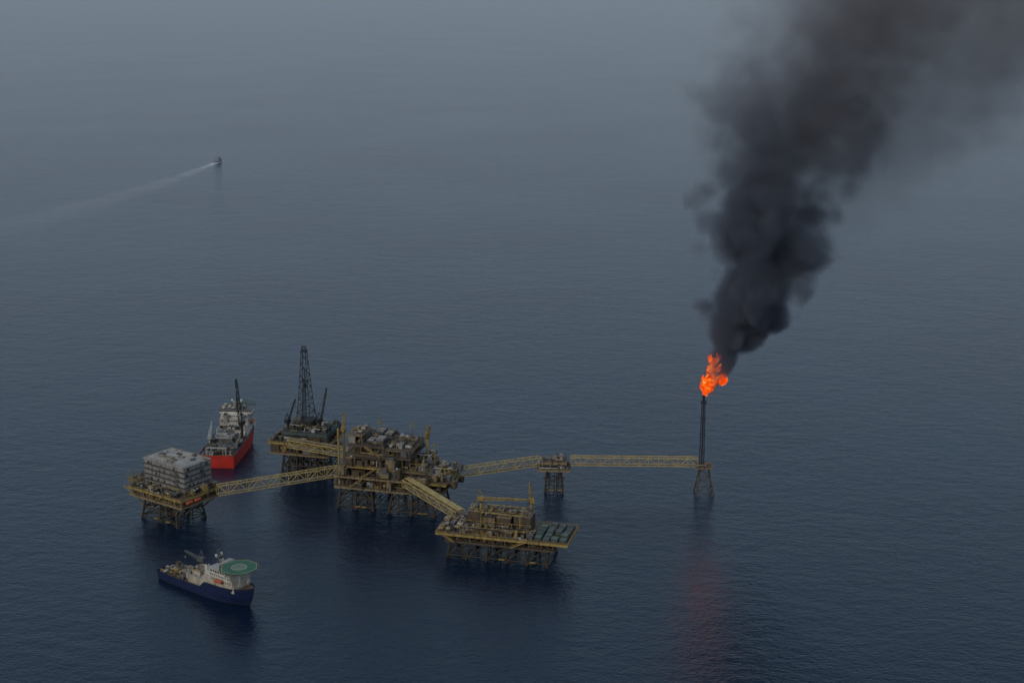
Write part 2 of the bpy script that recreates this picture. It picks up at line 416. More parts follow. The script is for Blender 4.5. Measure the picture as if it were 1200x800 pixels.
for li,z in enumerate(zl):
    top=z+2.9 if li<4 else 43.2
    m.box(bx0+.1,bx1,by0+.1,by0+.495,z,top,LGR)
    m.box(bx1-.495,bx1-.1,by0+.5,by1-.1,z,top,LGR)
    m.box(bx0+.1,bx0+.495,by0+.5,by1-.1,z,top,LGR)
    q=bx0+.5
    while q<bx1-.3: m.box(q,q+.14,by0-.12,by0+.098,z,top,LGR); q+=1.07
    q=by0+.8
    while q<by1-.3: m.box(bx1-.098,bx1+.1,q,q+.14,z,top,LGR); q+=1.07
    for _ in range(5):
        q=rr.uniform(bx0+1,bx1-3); m.box(q,q+rr.uniform(.9,2.2),by0-.16,by0-.125,z+.1,z+rr.uniform(1.6,2.4),rr.choice([GRY,DTAN,DRK]))
    for _ in range(3):
        q=rr.uniform(by0+1,by1-3); m.box(bx1+.102,bx1+.14,q,q+rr.uniform(.9,2.2),z+.1,z+rr.uniform(1.6,2.4),rr.choice([GRY,DTAN,DRK]))
BL=m.obj('cladding_block',A)
for z in (28,32,36,40):
    m=MB(); m.box(bx0-.9,bx1+1.1,by0-1.2,by0-.17,z-.55,z-.25,GRY); m.box(bx1+.15,bx1+1.1,by0-.17,by1,z-.55,z-.25,GRY)
    m.rail([(bx0-.8,by0-1.15),(bx1+1.05,by0-1.15),(bx1+1.05,by1)],z-.25,GRY,t=.1,close=False,step=2.2,h=1.0); m.obj('gallery_walkway',A)
for k in range(4): stairs(A,(bx1-4-k*.1,by0-1.9,24+4.0*k),(bx1-10,by0-1.9,28+4.0*k),GRY)
m=MB(); m.box(bx0-.5,bx1+.5,by0-.5,by1+.5,43.203,43.7,LGR)
for i in range(28):
    x=rr.uniform(bx0+1,bx1-4); y=rr.uniform(by0+1,by1-3); m.box(x,x+rr.uniform(1,5),y,y+rr.uniform(1,3),43.7,43.7+rr.uniform(.3,1.5),rr.choice([GRY,LGR,TAN,LGR,DTAN]))
m.rail([(bx0,by0),(bx1,by0),(bx1,by1),(bx0,by1)],43.7,TAN)
m.obj('roof',A)
clutter(A,20.8,27.5,-19,19,23.4,5,23,.9,cell=5,pipes=20)
clutter(A,-29,20,-19.5,-10.5,23.4,4.5,24,.9,cell=4.6,pipes=34)
for y in (-16,-8):
    m=MB(); m.vessel((28.8,y,20.5),(28.8,y+6.5,20.5),1.2,ORG); m.obj('lifeboat',A)
stairs(A,(-33,-21,23.4),(-20,-21,18)); stairs(A,(0,-21,18),(10,-21,23.4))
m=MB(); m.lattice((-27,-17,23.4),(-27,-17,36),1.2,.8,6,YEL,.2); m.obj('mast',A)
# ------------------------------------------------------------ drilling platform
D=thing('oil_platform',(-166,1125,0),-15,'drilling platform with tall dark lattice derrick and grey-green deck','oil platform',G)
jacket(D,2,-2,34,26,4,3,18,.14)
deck(D,-26,24,-19,19,20,DTAN,TAN)
sframe(D,-25,23,-18,18,20,27,8,4,DTAN,31,.6,.5,walls=.2)
clutter(D,-24,22,-17,17,20,6,31,.9,cell=5.5,pipes=60)
deck(D,-28,24,-19,19,28.5,DTAN,YEL)
sframe(D,-22,22,-15,17,28.5,33.3,7,4,DTAN,32,.6,.5,walls=.35)
clutter(D,-27,22,-18,16,28.5,5,33,.95,cell=5.5,mats=[DTAN,GRY,DRK,GRN],pipes=50)
deck(D,-16,22,-14,18,36.5,GRY,GRN,eh=2.6)
clutter(D,-15,21,-13,17,36.5,6.5,34,.95,cell=5,mats=[GRY,GRN,DRK,GRY,WHT],pipes=60)
m=MB(); m.box(-9,5,-5,9,41,43.5,DRK)
for x in (-8.5,4.5):
    for y in (-4.5,8.5): m.box(x-.5,x+.5,y-.5,y+.5,36.5,41,DRK)
m.rail([(-9,-5),(5,-5),(5,9),(-9,9)],43.5,GRY); m.box(-8.8,-4,-4.8,0,43.503,47,GRY); m.obj('drill_floor',D)
m=MB(); m.lattice((-2,2,43.5),(-2,2,56),12.5,9.5,2,DRK,.5); m.lattice((-2,2,56),(-2,2,100),9.5,3.6,9,DRK,.38)
m.box(-4.4,.4,-.4,4.4,100,101,DRK); m.lattice((-2,2,101),(-2,2,104.5),3.4,2.6,2,DRK,.3)
m.tube((-2,2,45),(-2,2,86),.4,DRK); m.box(-3,-1,1,3,70,73,DRK); m.box(-5,1,-1,5,75,75.4,DRK)
for k in range(5): m.tube((-4+k*.35,.2,44),(-3.4+k*.3,.8,75),.13,GRY,n=5)
m.obj('derrick',D)
crane(D,14,-8,36.5,8,26,76,60,DRK,.3,1.4)
crane(D,-13,-10,36.5,6,18,55,80,DRK,.26,1.3)
# ------------------------------------------------------------ satellite platform
S=thing('oil_platform',(-6,949,0),-15,'low yellow-edged platform with brown modules, green tanks and cranes','oil platform',G)
jacket(S,-1,0,66,26,6,2,12.5,.1,levels=(2.2,),lr=.75)
deck(S,-38,40,-16,16,13.6,DTAN,DTAN)
sframe(S,-37,39,-15,15,13.6,17.6,10,3,TAN,41,.45,.7)
clutter(S,-36,38,-15,15,13.6,3.6,41,.9,cell=5.5,mats=[DTAN,JAK,GRY,TAN,DRK],pipes=50)
deck(S,-44,50,-18.5,18.5,19.6,DTAN,YEL,eh=1.7)
module(S,-27,-16,2,14,20,29,DTAN,roof=GRY); module(S,-15,-6,-1,12,20,27,TAN,roof=DTAN); module(S,-4,6,-3,10,20,28.5,DTAN,roof=TAN); module(S,8,20,-2,12,20,30,DTAN,roof=TAN)
clutter(S,-43,-28,-17.5,17.5,19.6,4.5,42,.8,cell=4.6,mats=[TAN,WHT,YEL,GRY],pipes=30)
clutter(S,-27,25,-17.8,-4,19.6,6,43,.95,cell=4.6,mats=[TAN,DTAN,YEL,GRY,TAN],pipes=90)
clutter(S,-26,20,0,12,29.6,3.4,44,.8,cell=4.6,mats=[TAN,DTAN,YEL],pipes=34)
sframe(S,-27,21,-16.5,-4.5,20,25.5,8,2,YEL,45,.35,.4)
rr=random.Random(3)
for i in range(4):
    for j in range(5):
        if (i,j) in ((0,4),(2,1)): continue
        m=MB(); x=26+i*5.8; y=-16+j*6.4; hh=rr.choice([2.3,2.3,2.7,1.6]); dx=rr.uniform(0,.5)
        m.box(x+dx,x+4.9,y,y+4.8,20.0,20+hh,GRN); m.box(x+.2+dx,x+4.7,y+.2,y+4.6,20+hh+.003,20.3+hh,rr.choice([LGN,GRN,GRY]))
        for q in (.7,2.2,3.8): m.box(x+q,x+q+.3,y+.5,y+4.2,20.303+hh,20.5+hh,GRN)
        m.tube((x+2.4,y-.9,20.6),(x+2.4,y,20.9),.2,YEL,n=6)
        m.obj('storage_tank',S)
crane(S,-18,6,19.6,16,32,4,0,YEL,.32,2.0)
crane(S,17,12,19.6,16,12,80,120,YEL,.3,1.6)
m=MB()
for x in (-14,14): m.beam((x,-8,19.7),(x,-8,33),.5,YEL); m.beam((x,8,29),(x,8,33),.5,YEL); m.beam((x,-8,33),(x,8,33),.5,YEL)
m.beam((-14,-8,33.4),(14,-8,33.4),.6,YEL); m.beam((-14,8,33.4),(14,8,33.4),.6,YEL); m.obj('gantry_frame',S)
stairs(S,(-40,-19.6,19.6),(-30,-19.6,14)); stairs(S,(10,-19.6,14),(22,-19.6,19.6))
# ------------------------------------------------------------ bridge support
U=thing('bridge_support_platform',(33,1078,0),-3,'small tan jacket platform holding up the flare bridge','oil platform',G)
jacket(U,0,0,11,10,2,2,18,.28,levels=(2,9.5),lr=.55,br=.3)
deck(U,-13,13,-9,9,20,DTAN,TAN); clutter(U,-12,12,-8,8,20,4,51,.9,cell=4.5,mats=[TAN,WHT,GRY],pipes=30)
deck(U,-9,10,-7,7,25.5,DTAN,TAN); sframe(U,-8.5,9.5,-6.5,6.5,20,24.4,3,2,TAN,52,.5,1); clutter(U,-8,9,-6,6,25.5,3.4,53,.85,cell=4.5,mats=[TAN,WHT,GRY,LGR],pipes=16)
# ------------------------------------------------------------ bridges
bridge((-218.5,1014,20.5),(-129,1059,20.5),5.5,7.2,'long yellow truss footbridge between two platforms over the water')
bridge((-178,1101,29),(-124,1074,29),6,6,'short yellow truss bridge leading to the drilling platform',cover=TAN)
bridge((-47,1046,22.5),(22,1077,22),6,6.3,'yellow truss bridge carrying pipes to the small support platform')
bridge((46,1077.5,22),(145,1074.5,22),5.5,6.3,'long straight truss bridge running out to the flare tower')
bridge((-78.5,1022,25),(-37,965,21.6),8,5,'wide tan truss bridge sloping to the satellite platform',pipes=5,cover=BRY)
# ------------------------------------------------------------ flare tower
F=thing('flare_tower',(148,1073,0),0,'slim dark flare stack standing on a splayed yellow-brown jacket','flare tower')
jacket(F,2.5,0,6,6,2,2,21,1.3,levels=(2.5,12),lr=.45,mat=DTAN,br=.24,cond=False)
deck(F,-5,8,-6,6,22.4,DTAN,TAN,eh=.9)
m=MB(); m.lattice((0,0,22.4),(0,0,74),3.6,2.4,16,DRK,.24)
m.tube((0,0,22.5),(0,0,76),.42,DRK,n=8)
m.obj('stack',F)
m=MB(); m.tube((0,0,75),(0,0,80),.8,DRK,1.2,12); m.tube((0,0,73.6),(0,0,74.1),2.2,DRK,n=12); m.rail([(-2,-2),(2,-2),(2,2),(-2,2)],74.1,DRK,step=2); m.obj('flare_tip',F)
m=MB()
for z in range(34,74,13): m.rail([(-2,-2),(2,-2),(2,2),(-2,2)],z,DRK,step=2)
m.box(-.3,.3,-1.9,-1.7,22.5,74,DRK)
m.obj('ladder',F)
clutter(F,-4,7,-5,5,22.4,2.5,61,.7,cell=4,mats=[TAN,GRY],pipes=8)
# ------------------------------------------------------------ flame
rr=random.Random(12); m=MB()
fm,nt=mk('flame_emission'); N=nt.nodes;L=nt.links
out=N.new('ShaderNodeOutputMaterial'); em=N.new('ShaderNodeEmission'); tc=N.new('ShaderNodeTexCoord')
n=N.new('ShaderNodeTexNoise'); n.inputs['Scale'].default_value=.17; n.inputs['Detail'].default_value=4; n.inputs['Distortion'].default_value=1.6
L.new(tc.outputs['Object'],n.inputs['Vector']); rp=N.new('ShaderNodeValToRGB')
e=rp.color_ramp.elements; e[0].position=.30;e[0].color=(.32,.02,.001,1);e[1].position=.74;e[1].color=(1.4,.62,.10,1)
q=e.new(.42);q.color=(.85,.055,.003,1); q=e.new(.54);q.color=(1.0,.095,.005,1); q=e.new(.64);q.color=(1.15,.24,.018,1)
L.new(n.outputs['Fac'],rp.inputs['Fac']); L.new(rp.outputs['Color'],em.inputs['Color']); em.inputs['Strength'].default_value=1.0
tr=N.new('ShaderNodeBsdfTransparent'); mx=N.new('ShaderNodeMixShader')
n2=N.new('ShaderNodeTexNoise'); n2.inputs['Scale'].default_value=.3; n2.inputs['Detail'].default_value=4; L.new(tc.outputs['Object'],n2.inputs['Vector'])
mr=N.new('ShaderNodeMapRange'); mr.inputs[1].default_value=.32; mr.inputs[2].default_value=.52; L.new(n2.outputs['Fac'],mr.inputs[0])
L.new(mr.outputs[0],mx.inputs[0]); L.new(tr.outputs[0],mx.inputs[1]); L.new(em.outputs[0],mx.inputs[2])
L.new(mx.outputs[0],out.inputs['Surface'])
def tongue(base,dirv,Ln,r,seed):
    p=Vector(base); d=Vector(dirv).normalized(); st=20; n=14; vs=[]
    for k in range(st+1):
        t=k/st; rad_=r*(math.sin(math.pi*min(1,(t*.94+.06)**.75))**.8)*(1-.25*t)
        if k==st: rad_=.02
        w=noise.noise_vector(Vector((seed*3.1,t*2.4,seed)))*Ln*.32*t
        c=p+d*Ln*t+Vector((w.x,w.y,w.z*.3))
        for i in range(n):
            a=2*math.pi*i/n; rr_=rad_*(1+.9*noise.noise(Vector((math.cos(a)*1.6+seed,math.sin(a)*1.6,t*4))))
            vs.append(c+Vector((math.cos(a)*rr_,math.sin(a)*rr_,math.sin(a*2+seed)*rr_*.5)))
    fs=[(k*n+i,k*n+(i+1)%n,(k+1)*n+(i+1)%n,(k+1)*n+i) for k in range(st) for i in range(n)]
    m.add(vs,fs,fm,True)
for cx_,cz_,rx_,rz_,cnt in ((3.5,91,5.0,8,20),(6.5,103,4,8,14),(12.5,93,3.5,4,8),(1,85,2.4,5,7)):
    for i in range(cnt):
        a=rr.uniform(0,6.28); q=rr.random()**.5
        tongue((cx_+math.cos(a)*q*rx_*.7,rr.uniform(-3,3),cz_+math.sin(a)*q*rz_*.7-3),(rr.uniform(-.3,.9),rr.uniform(-.4,.4),rr.uniform(.4,1.3)),rr.uniform(5,11),rr.uniform(1.1,2.3),cnt*9+i*1.7)
tongue((0,0,79.5),(.1,0,1),12,2.0,50); tongue((1,0,83),(.9,0,.8),16,2.6,51); tongue((3,0,85),(.1,0,1),20,3.0,52); tongue((7,0,103),(.35,0,1),12,1.8,53)
fl=m.obj('flame'); fl.location=(148,1073,0); fl['label']='ragged bright orange gas flame burning on the flare stack tip'; fl['category']='flame'
ld=bpy.data.lights.new('flame_light','POINT'); ld.energy=40000; ld.color=(1,.24,.06); ld.shadow_soft_size=8
lo=bpy.data.objects.new('flame_light',ld); col.objects.link(lo); lo.parent=fl; lo.location=(6,-1,96)
# ------------------------------------------------------------ smoke (volume)
tab=[(0,3,3),(12,8,6),(26,14,14),(45,23,26),(62,31,36),(95,34,43),(128,39,50),(163,46,62),(192,56,76),(229,70,94),(266,86,110),(296,100,124),(360,124,146)]
def itp(z,k):
    for a,b in zip(tab,tab[1:]):
        if z<=b[0]: 
            t=(z-a[0])/(b[0]-a[0]); return a[k]+(b[k]-a[k])*t
    return tab[-1][k]
def mth(op,a,b=None,c=None,clamp=False):
    x=N.new('ShaderNodeMath'); x.operation=op; x.use_clamp=clamp
    for i,v in enumerate((a,b,c)):
        if v is None: continue
        if isinstance(v,(int,float)): x.inputs[i].default_value=v
        else: L.new(v,x.inputs[i])
    return x.outputs[0]
def vm(op,a,b=None):
    x=N.new('ShaderNodeVectorMath'); x.operation=op
    for i,v in enumerate((a,b)):
        if v is None: continue
        if isinstance(v,tuple): x.inputs[i].default_value=v
        else: L.new(v,x.inputs[i])
    return x.outputs[0]
def nz(vec,sc,det,ro=.5,colr=False):
    x=N.new('ShaderNodeTexNoise'); x.inputs['Scale'].default_value=sc; x.inputs['Detail'].default_value=det; x.inputs['Roughness'].default_value=ro
    L.new(vec,x.inputs['Vector']); return x.outputs['Color'] if colr else x.outputs['Fac']
def sstep(v,a,b):
    x=N.new('ShaderNodeMapRange'); x.interpolation_type='SMOOTHSTEP'; x.inputs[1].default_value=a
    if isinstance(b,(int,float)): x.inputs[2].default_value=b
    else: L.new(b,x.inputs[2])
    L.new(v,x.inputs[0]); return x.outputs[0]
def fcurve(v,pts):
    x=N.new('ShaderNodeFloatCurve'); c=x.mapping.curves[0]
    c.points[0].location=pts[0]; c.points[1].location=pts[-1]
    for p in pts[1:-1]: c.points.new(*p)
    x.mapping.update(); L.new(v,x.inputs['Value']); return x.outputs[0]
sm,nt=mk('smoke_volume'); N=nt.nodes;L=nt.links
out=N.new('ShaderNodeOutputMaterial'); pv=N.new('ShaderNodeVolumePrincipled'); tc=N.new('ShaderNodeTexCoord')
P=tc.outputs['Object']
sx0=N.new('ShaderNodeSeparateXYZ'); L.new(P,sx0.inputs[0])
s0=mth('DIVIDE',sx0.outputs[2],360,clamp=True)
Rm=mth('MULTIPLY',fcurve(s0,[(z/360,r/200) for z,x,r in tab]),200)
wv=vm('SUBTRACT',nz(P,.0155,1,.45,True),(.5,.5,.5))
sc=N.new('ShaderNodeVectorMath'); sc.operation='SCALE'; L.new(wv,sc.inputs[0]); L.new(mth('MINIMUM',mth('MULTIPLY',Rm,1.9),100),sc.inputs[3])
Q=vm('ADD',P,sc.outputs[0])
sx=N.new('ShaderNodeSeparateXYZ'); L.new(Q,sx.inputs[0])
s=mth('DIVIDE',sx.outputs[2],360,clamp=True)
cx=mth('MULTIPLY',fcurve(s,[(z/360,x/200) for z,x,r in tab]),200)
dx=mth('SUBTRACT',sx.outputs[0],cx)
r=mth('DIVIDE',mth('SQRT',mth('ADD',mth('MULTIPLY',dx,dx),mth('MULTIPLY',sx.outputs[1],sx.outputs[1]))),Rm)
nn=nz(P,.05,3,.5)
vo=N.new('ShaderNodeTexVoronoi'); vo.feature='F1'; vo.inputs['Scale'].default_value=.045
sc2=N.new('ShaderNodeVectorMath'); sc2.operation='SCALE'; L.new(wv,sc2.inputs[0]); sc2.inputs[3].default_value=18
L.new(vm('ADD',P,sc2.outputs[0]),vo.inputs['Vector'])
soft=mth('SUBTRACT',1.0,mth('MULTIPLY',sstep(s0,.4,.9),.8))
bill=mth('SUBTRACT',.42,mth('POWER',vo.outputs['Distance'],2.0))
shape=mth('ADD',mth('ADD',mth('SUBTRACT',1.0,r),mth('MULTIPLY',mth('SUBTRACT',nn,.5),1.0)),mth('MULTIPLY',mth('MULTIPLY',bill,.75),soft))
core=sstep(shape,.16,mth('ADD',.46,mth('MULTIPLY',s0,.85)))
D0=fcurve(s0,[(0,.8),(.1,.7),(.25,.40),(.45,.18),(.6,.092),(.8,.058),(1,.044)])
dens=mth('MULTIPLY',mth('MULTIPLY',core,D0),.36)
cx0=mth('MULTIPLY',fcurve(s0,[(z/360,x/200) for z,x,r in tab]),200)
vc=mth('ADD',cx0,mth('MULTIPLY',Rm,.95))
dx2=mth('SUBTRACT',mth('ADD',mth('MULTIPLY',sx.outputs[0],.6),mth('MULTIPLY',sx0.outputs[0],.4)),vc)
r2=mth('DIVIDE',mth('SQRT',mth('ADD',mth('MULTIPLY',dx2,dx2),mth('MULTIPLY',sx.outputs[1],sx.outputs[1]))),mth('MULTIPLY',Rm,1.35))
veil=mth('MULTIPLY',sstep(mth('ADD',mth('SUBTRACT',1.0,r2),mth('MULTIPLY',mth('SUBTRACT',nn,.5),1.7)),.0,.8),mth('MULTIPLY',sstep(s0,.22,.7),.0092))
L.new(mth('ADD',dens,veil),pv.inputs['Density'])
cr=N.new('ShaderNodeMixRGB'); L.new(sstep(s0,.35,.9),cr.inputs[0]); cr.inputs[1].default_value=(.24,.265,.34,1); cr.inputs[2].default_value=(.43,.38,.40,1); L.new(cr.outputs[0],pv.inputs['Color'])  # upper smoke browner, and lightened in its colour to stand in for air haze
L.new(pv.outputs[0],out.inputs['Volume'])
sm.cycles.volume_step_rate=.34
m=MB(); n=28; vs=[]; zs=[3+ (360-3)*i/40 for i in range(41)]
for z in zs:
    c=itp(z,1); R_=itp(z,2); k=min(1,max(0,(z-75)/90))
    ax=R_*(1.2+.5*k); cc=c+R_*.6*k
    for i in range(n):
        a=2*math.pi*i/n; vs.append((cc+math.cos(a)*ax,math.sin(a)*R_*1.2,z))
fs=[(k*n+i,k*n+(i+1)%n,(k+1)*n+(i+1)%n,(k+1)*n+i) for k in range(40) for i in range(n)]
fs+=[tuple(range(n-1,-1,-1)),tuple(range(40*n,41*n))]
m.add(vs,fs,sm,True)
so=m.obj('smoke_plume'); so.location=(148,1073,80); so['label']='thick black billowing smoke plume drifting from the gas flame'; so['category']='smoke'
# ------------------------------------------------------------ ships
def hull(par,st,matS,matL,bul=1.2,deckmat=CRG):
    m=MB(); ring=[]
    for (xd,xw,bd,bw,zd) in st:
        ring.append([(xd,bd,zd),((xd+xw)/2+(xd-xw)*.1,(bd*.55+bw*.45),zd*.45),(xw,bw,.3),(xw-abs(xd-xw)*.3,bw*.92,-2.5),(xw-1,0,-4)])
    def side(sg):
        vs=[(x,y*sg,z) for r_ in ring for x,y,z in r_]
        for k in range(len(ring)-1):
            for j in range(4):
                f=(k*5+j,(k+1)*5+j,(k+1)*5+j+1,k*5+j+1)
                m.add([vs[q] for q in f],[(0,1,2,3) if sg<0 else (3,2,1,0)],matS if j<2 else matL)
    side(1);side(-1)
    r0=ring[0]; m.add([(x,y,z) for x,y,z in r0]+[(x,-y,z) for x,y,z in r0[::-1]],[tuple(range(10))],matS)
    h=m.obj('hull',par)
    m=MB()
    vs=[];fs=[]
    for (xd,xw,bd,bw,zd) in st: vs+=[(xd-.15,bd*.985,zd-bul),(xd-.15,-bd*.985,zd-bul)]
    for k in range(len(st)-1): fs.append((2*k,2*k+1,2*k+3,2*k+2))
    m.add(vs,fs,deckmat); m.obj('deck',par)
    return h
wmesh={}
def windows(par,pts,size,ax):
    key=(size,ax)
    if key not in wmesh:
        m=MB(); w,h=size
        if ax=='x': m.box(-.05,.06,-w/2,w/2,-h/2,h/2,GLS)
        else: m.box(-w/2,w/2,-.05,.05,-h/2,h/2,GLS)
        o=m.obj('window'); wmesh[key]=o.data; bpy.data.objects.remove(o)
    for p in pts:
        o=bpy.data.objects.new('window',wmesh[key]); col.objects.link(o); o.parent=par; o.location=p
# blue offshore support vessel
B=thing('support_vessel',(-201,890,0),-37.5,'navy blue offshore support vessel with white superstructure and green helideck','ship')
st=[(-42,-41,8.6,8.2,6.2),(-30,-30,9.5,9.2,6.2),(-10,-10,9.6,9.4,6.2),(2,2,9.6,9.4,6.6),(7,7,9.6,9.2,11),(20,19,9.4,8.0,11.2),(30,28,8.2,5.4,11.6),(37,34,6.0,2.8,12.2),(42,38,3.0,1.0,12.8),(44.5,40,.25,.1,13.4)]
hull(B,st,BLU,DRK)
m=MB(); m.box(3,33,-7.3,7.3,8.5,12.6,VSW); m.box(5,32,-7.6,7.6,12.603,16,VSW); m.box(8,31,-7.8,7.8,16.003,19,SHW)
for z,x0,x1,yy in ((12.6,3,33,7.3),(16,5,32,7.6),(19,8,31,7.8)): m.rail([(x0,-yy),(x1,-yy),(x1,yy),(x0,yy)],z+.005,SHW,t=.12,step=2)
sp=m.obj('superstructure',B)
m=MB(); m.box(12,27,-9,9,19.003,22.2,SHW); m.box(11.4,27.6,-9.3,9.3,22.203,22.6,LGR); wh=m.obj('wheelhouse',B)
windows(wh,[(27.01,y,21) for y in [-7+i*1.75 for i in range(9)]]+[(11.98,y,21) for y in [-7+i*1.75 for i in range(9)]],(1.4,1.1),'x')
windows(wh,[(x,sg*9.02,21) for sg in (-1,1) for x in (14.2,16.5,18.8,21.1,23.4,25.6)],(1.6,1.1),'y')
windows(sp,[(x,sg*(7.62 if z<15.5 else 7.82),z) for sg in (-1,1) for z in (14.4,17.6) for x in range(12,31,2)],(.9,.8),'y')
m=MB(); c=(31,0); vs=[(c[0]+12.5*math.cos(rad(22.5+45*k)),12.5*math.sin(rad(22.5+45*k)),z) for z in (23.6,24.3) for k in range(8)]
m.add(vs,[tuple(range(7,-1,-1)),tuple(range(8,16))]+[(k,(k+1)%8,8+(k+1)%8,8+k) for k in range(8)],HEL)
cv=[(c[0]+5.2*math.cos(rad(15*k)),5.2*math.sin(rad(15*k)),24.32) for k in range(24)]; m.add(cv,[tuple(range(24))],HRM)
cv=[(c[0]+4.4*math.cos(rad(15*k)),4.4*math.sin(rad(15*k)),24.34) for k in range(24)]; m.add(cv,[tuple(range(24))],LGN)
for k in range(8):
    a,b=rad(22.5+45*k),rad(67.5+45*k)
    m.add([(c[0]+r_*math.cos(t),r_*math.sin(t),24.32) for r_,t in ((11.7,a),(12.2,a),(12.2,b),(11.7,b))],[(0,1,2,3)],HRM)
    m.add([(c[0]+12.5*math.cos(a),12.5*math.sin(a),23.9),(c[0]+12.5*math.cos(b),12.5*math.sin(b),23.9),(c[0]+13.7*math.cos(b),13.7*math.sin(b),24.2),(c[0]+13.7*math.cos(a),13.7*math.sin(a),24.2)],[(0,1,2,3)],DTAN)
hd=m.obj('helideck',B)
m=MB()
for x,y in ((24,8),(24,-8),(38,5),(38,-5),(31,7),(31,-7)): m.beam((x,y,23.6),(x-(4 if x>30 else 0),y*.75,12.5),.5,SHW)
for y in (-9,-3,3,9): m.beam((20,y,23.3),(41,y*.6,23.3),.4,SHW)
for x in (22,27,32,37): m.beam((x,-9,23.0),(x,9,23.0),.35,SHW)
m.obj('helideck_support',B)
m=MB(); m.lattice((12,0,22.6),(12,0,32),1.8,.9,6,GRY,.22); m.box(11.5,12.5,-2.5,2.5,27,27.3,SHW); m.vessel((12,-2.2,27.4),(12,-2.2,29.2),.9,SHW,10); m.vessel((12,2.2,27.4),(12,2.2,29.2),.9,SHW,10); m.obj('mast',B)
for sg in (-1,1):
    m=MB(); m.box(5.8,8.4,sg*6-1.1,sg*6+1.1,16,22,SHW); m.tube((7,sg*6,22),(7,sg*6,23.5),.7,DRK,n=10); m.obj('funnel',B)
    m=MB(); m.vessel((17,sg*9.0,14.6),(24,sg*9.0,14.6),1.2,ORG); m.beam((18,sg*7.6,15.8),(18,sg*9.0,16.4),.3,SHW); m.beam((23,sg*7.6,15.8),(23,sg*9.0,16.4),.3,SHW); m.obj('lifeboat',B)
module(B,-14,2.8,-6.8,6.8,5.05,10.6,VSW,roof=LGR,name='deck_house'); module(B,-11,-2,-5,5,10.9,13.8,VSW,roof=TAN,name='deck_house'); module(B,-24,-16,-3,7,5.05,8.2,CRG,roof=TAN)
clutter(B,-40,-16,-8.6,8.6,5.05,3,71,.75,cell=4,mats=[GRY,TAN,GRY,WHT,YEL,CRG],pipes=14)
crane(B,-15.5,7.4,5,8,13,12,185,GRY,.3)
# red ship
Rv=thing('diving_support_ship',(-240,1176,0),86,'large red-hulled work ship with white superstructure and tall crane','ship')
st=[(-46,-45,14.8,14.2,11),(-40,-40,15.2,14.6,11),(-10,-10,15.2,14.8,11),(10,10,15.2,14.6,11.2),(25,24,14.6,13,12.6),(37,35,11.5,8.5,14.2),(45,41,6.5,2.6,15.5),(50,44,.3,.1,16.6)]
hull(Rv,st,RED,RED,deckmat=GRY)
m=MB(); m.box(4,40,-12.4,13,10,16,SHW); m.box(11,38,-12.2,11.5,16.003,19.5,SHW); m.box(14,36,-12,12.5,19.503,23,LGR); m.box(17,34,-11,12,23.003,26.5,SHW)
for z,x0,x1,a,b in ((16,4,40,-12.4,13),(19.5,11,38,-12.2,11.5),(23,14,36,-12,12.5)): m.rail([(x0,a),(x1,a),(x1,b),(x0,b)],z+.005,SHW,t=.14,step=2)
sp=m.obj('superstructure',Rv)
windows(sp,[(x0-.02,y,z) for x0,z in ((4,14),(11,18),(14,21.5),(17,25)) for y in range(-10,11,2)],(1.1,1.0),'x')
clutter(Rv,4,11,-12,12,16,5.5,85,1,cell=4,mats=[GRY,SHW,ORG,DRK],pipes=16)
m=MB(); m.box(20,32,-14,14,26.503,29.8,SHW); m.box(19.4,32.6,-14.4,14.4,29.803,30.2,GRY); wh=m.obj('wheelhouse',Rv)
windows(wh,[(19.97,y,28.7) for y in range(-13,14,2)],(1.6,1.2),'x')
clutter(Rv,20,32,-13,13,30.2,3.5,86,.6,cell=4,mats=[GRY,SHW,LGR],pipes=6)
m=MB(); c=(44,0); vs=[(c[0]+12*math.cos(rad(22.5+45*k)),12*math.sin(rad(22.5+45*k)),z) for z in (27.6,28.4) for k in range(8)]
m.add(vs,[tuple(range(7,-1,-1)),tuple(range(8,16))]+[(k,(k+1)%8,8+(k+1)%8,8+k) for k in range(8)],GRN)
for y in (-6,6): m.beam((46,y,27.6),(40,y*.7,15),.6,SHW)
m.obj('helideck',Rv)
m=MB(); m.lattice((27,0,30.2),(27,0,39),2.0,1,5,GRY,.3); m.box(26.5,27.5,-4,4,35,35.4,SHW); m.vessel((27,-4,35.5),(27,-4,37.5),1,SHW,10); m.vessel((27,4,35.5),(27,4,37.5),1,SHW,10); m.obj('mast',Rv)
for sg in (-1,1):
    m=MB(); m.box(12,15.5,sg*7-1.6,sg*7+1.6,19.51,27.5,LGR); m.box(12.3,15.2,sg*7-1.3,sg*7+1.3,27.503,28.5,DRK); m.obj('funnel',Rv)
    m=MB(); m.vessel((20,sg*13.4,18.5),(29,sg*13.4,18.5),1.4,ORG); m.obj('lifeboat',Rv)
crane(Rv,-6,-12,10,14,40,84,165,DRK,.32,3.0)
crane(Rv,-20,12,10,6,20,20,10,WHT,.35,1.6)
module(Rv,-14,2,-5,11,9.85,15,GRY,roof=LGR); module(Rv,-30,-18,-8,3,9.85,13,DTAN,roof=GRY); module(Rv,-8,1,0,9,15.4,18.5,WHT,roof=GRY)
clutter(Rv,-44,3,-13.5,13.5,9.85,6,81,.9,cell=5,mats=[GRY,WHT,GRN,GRY,DRK,TAN,WHT],pipes=60)
m=MB(); m.beam((-44,-8,9.9),(-45,-8,17),.8,WHT); m.beam((-44,8,9.9),(-45,8,17),.8,WHT); m.beam((-45,-8.4,17.3),(-45,8.4,17.3),.8,WHT); m.obj('stern_gantry',Rv)
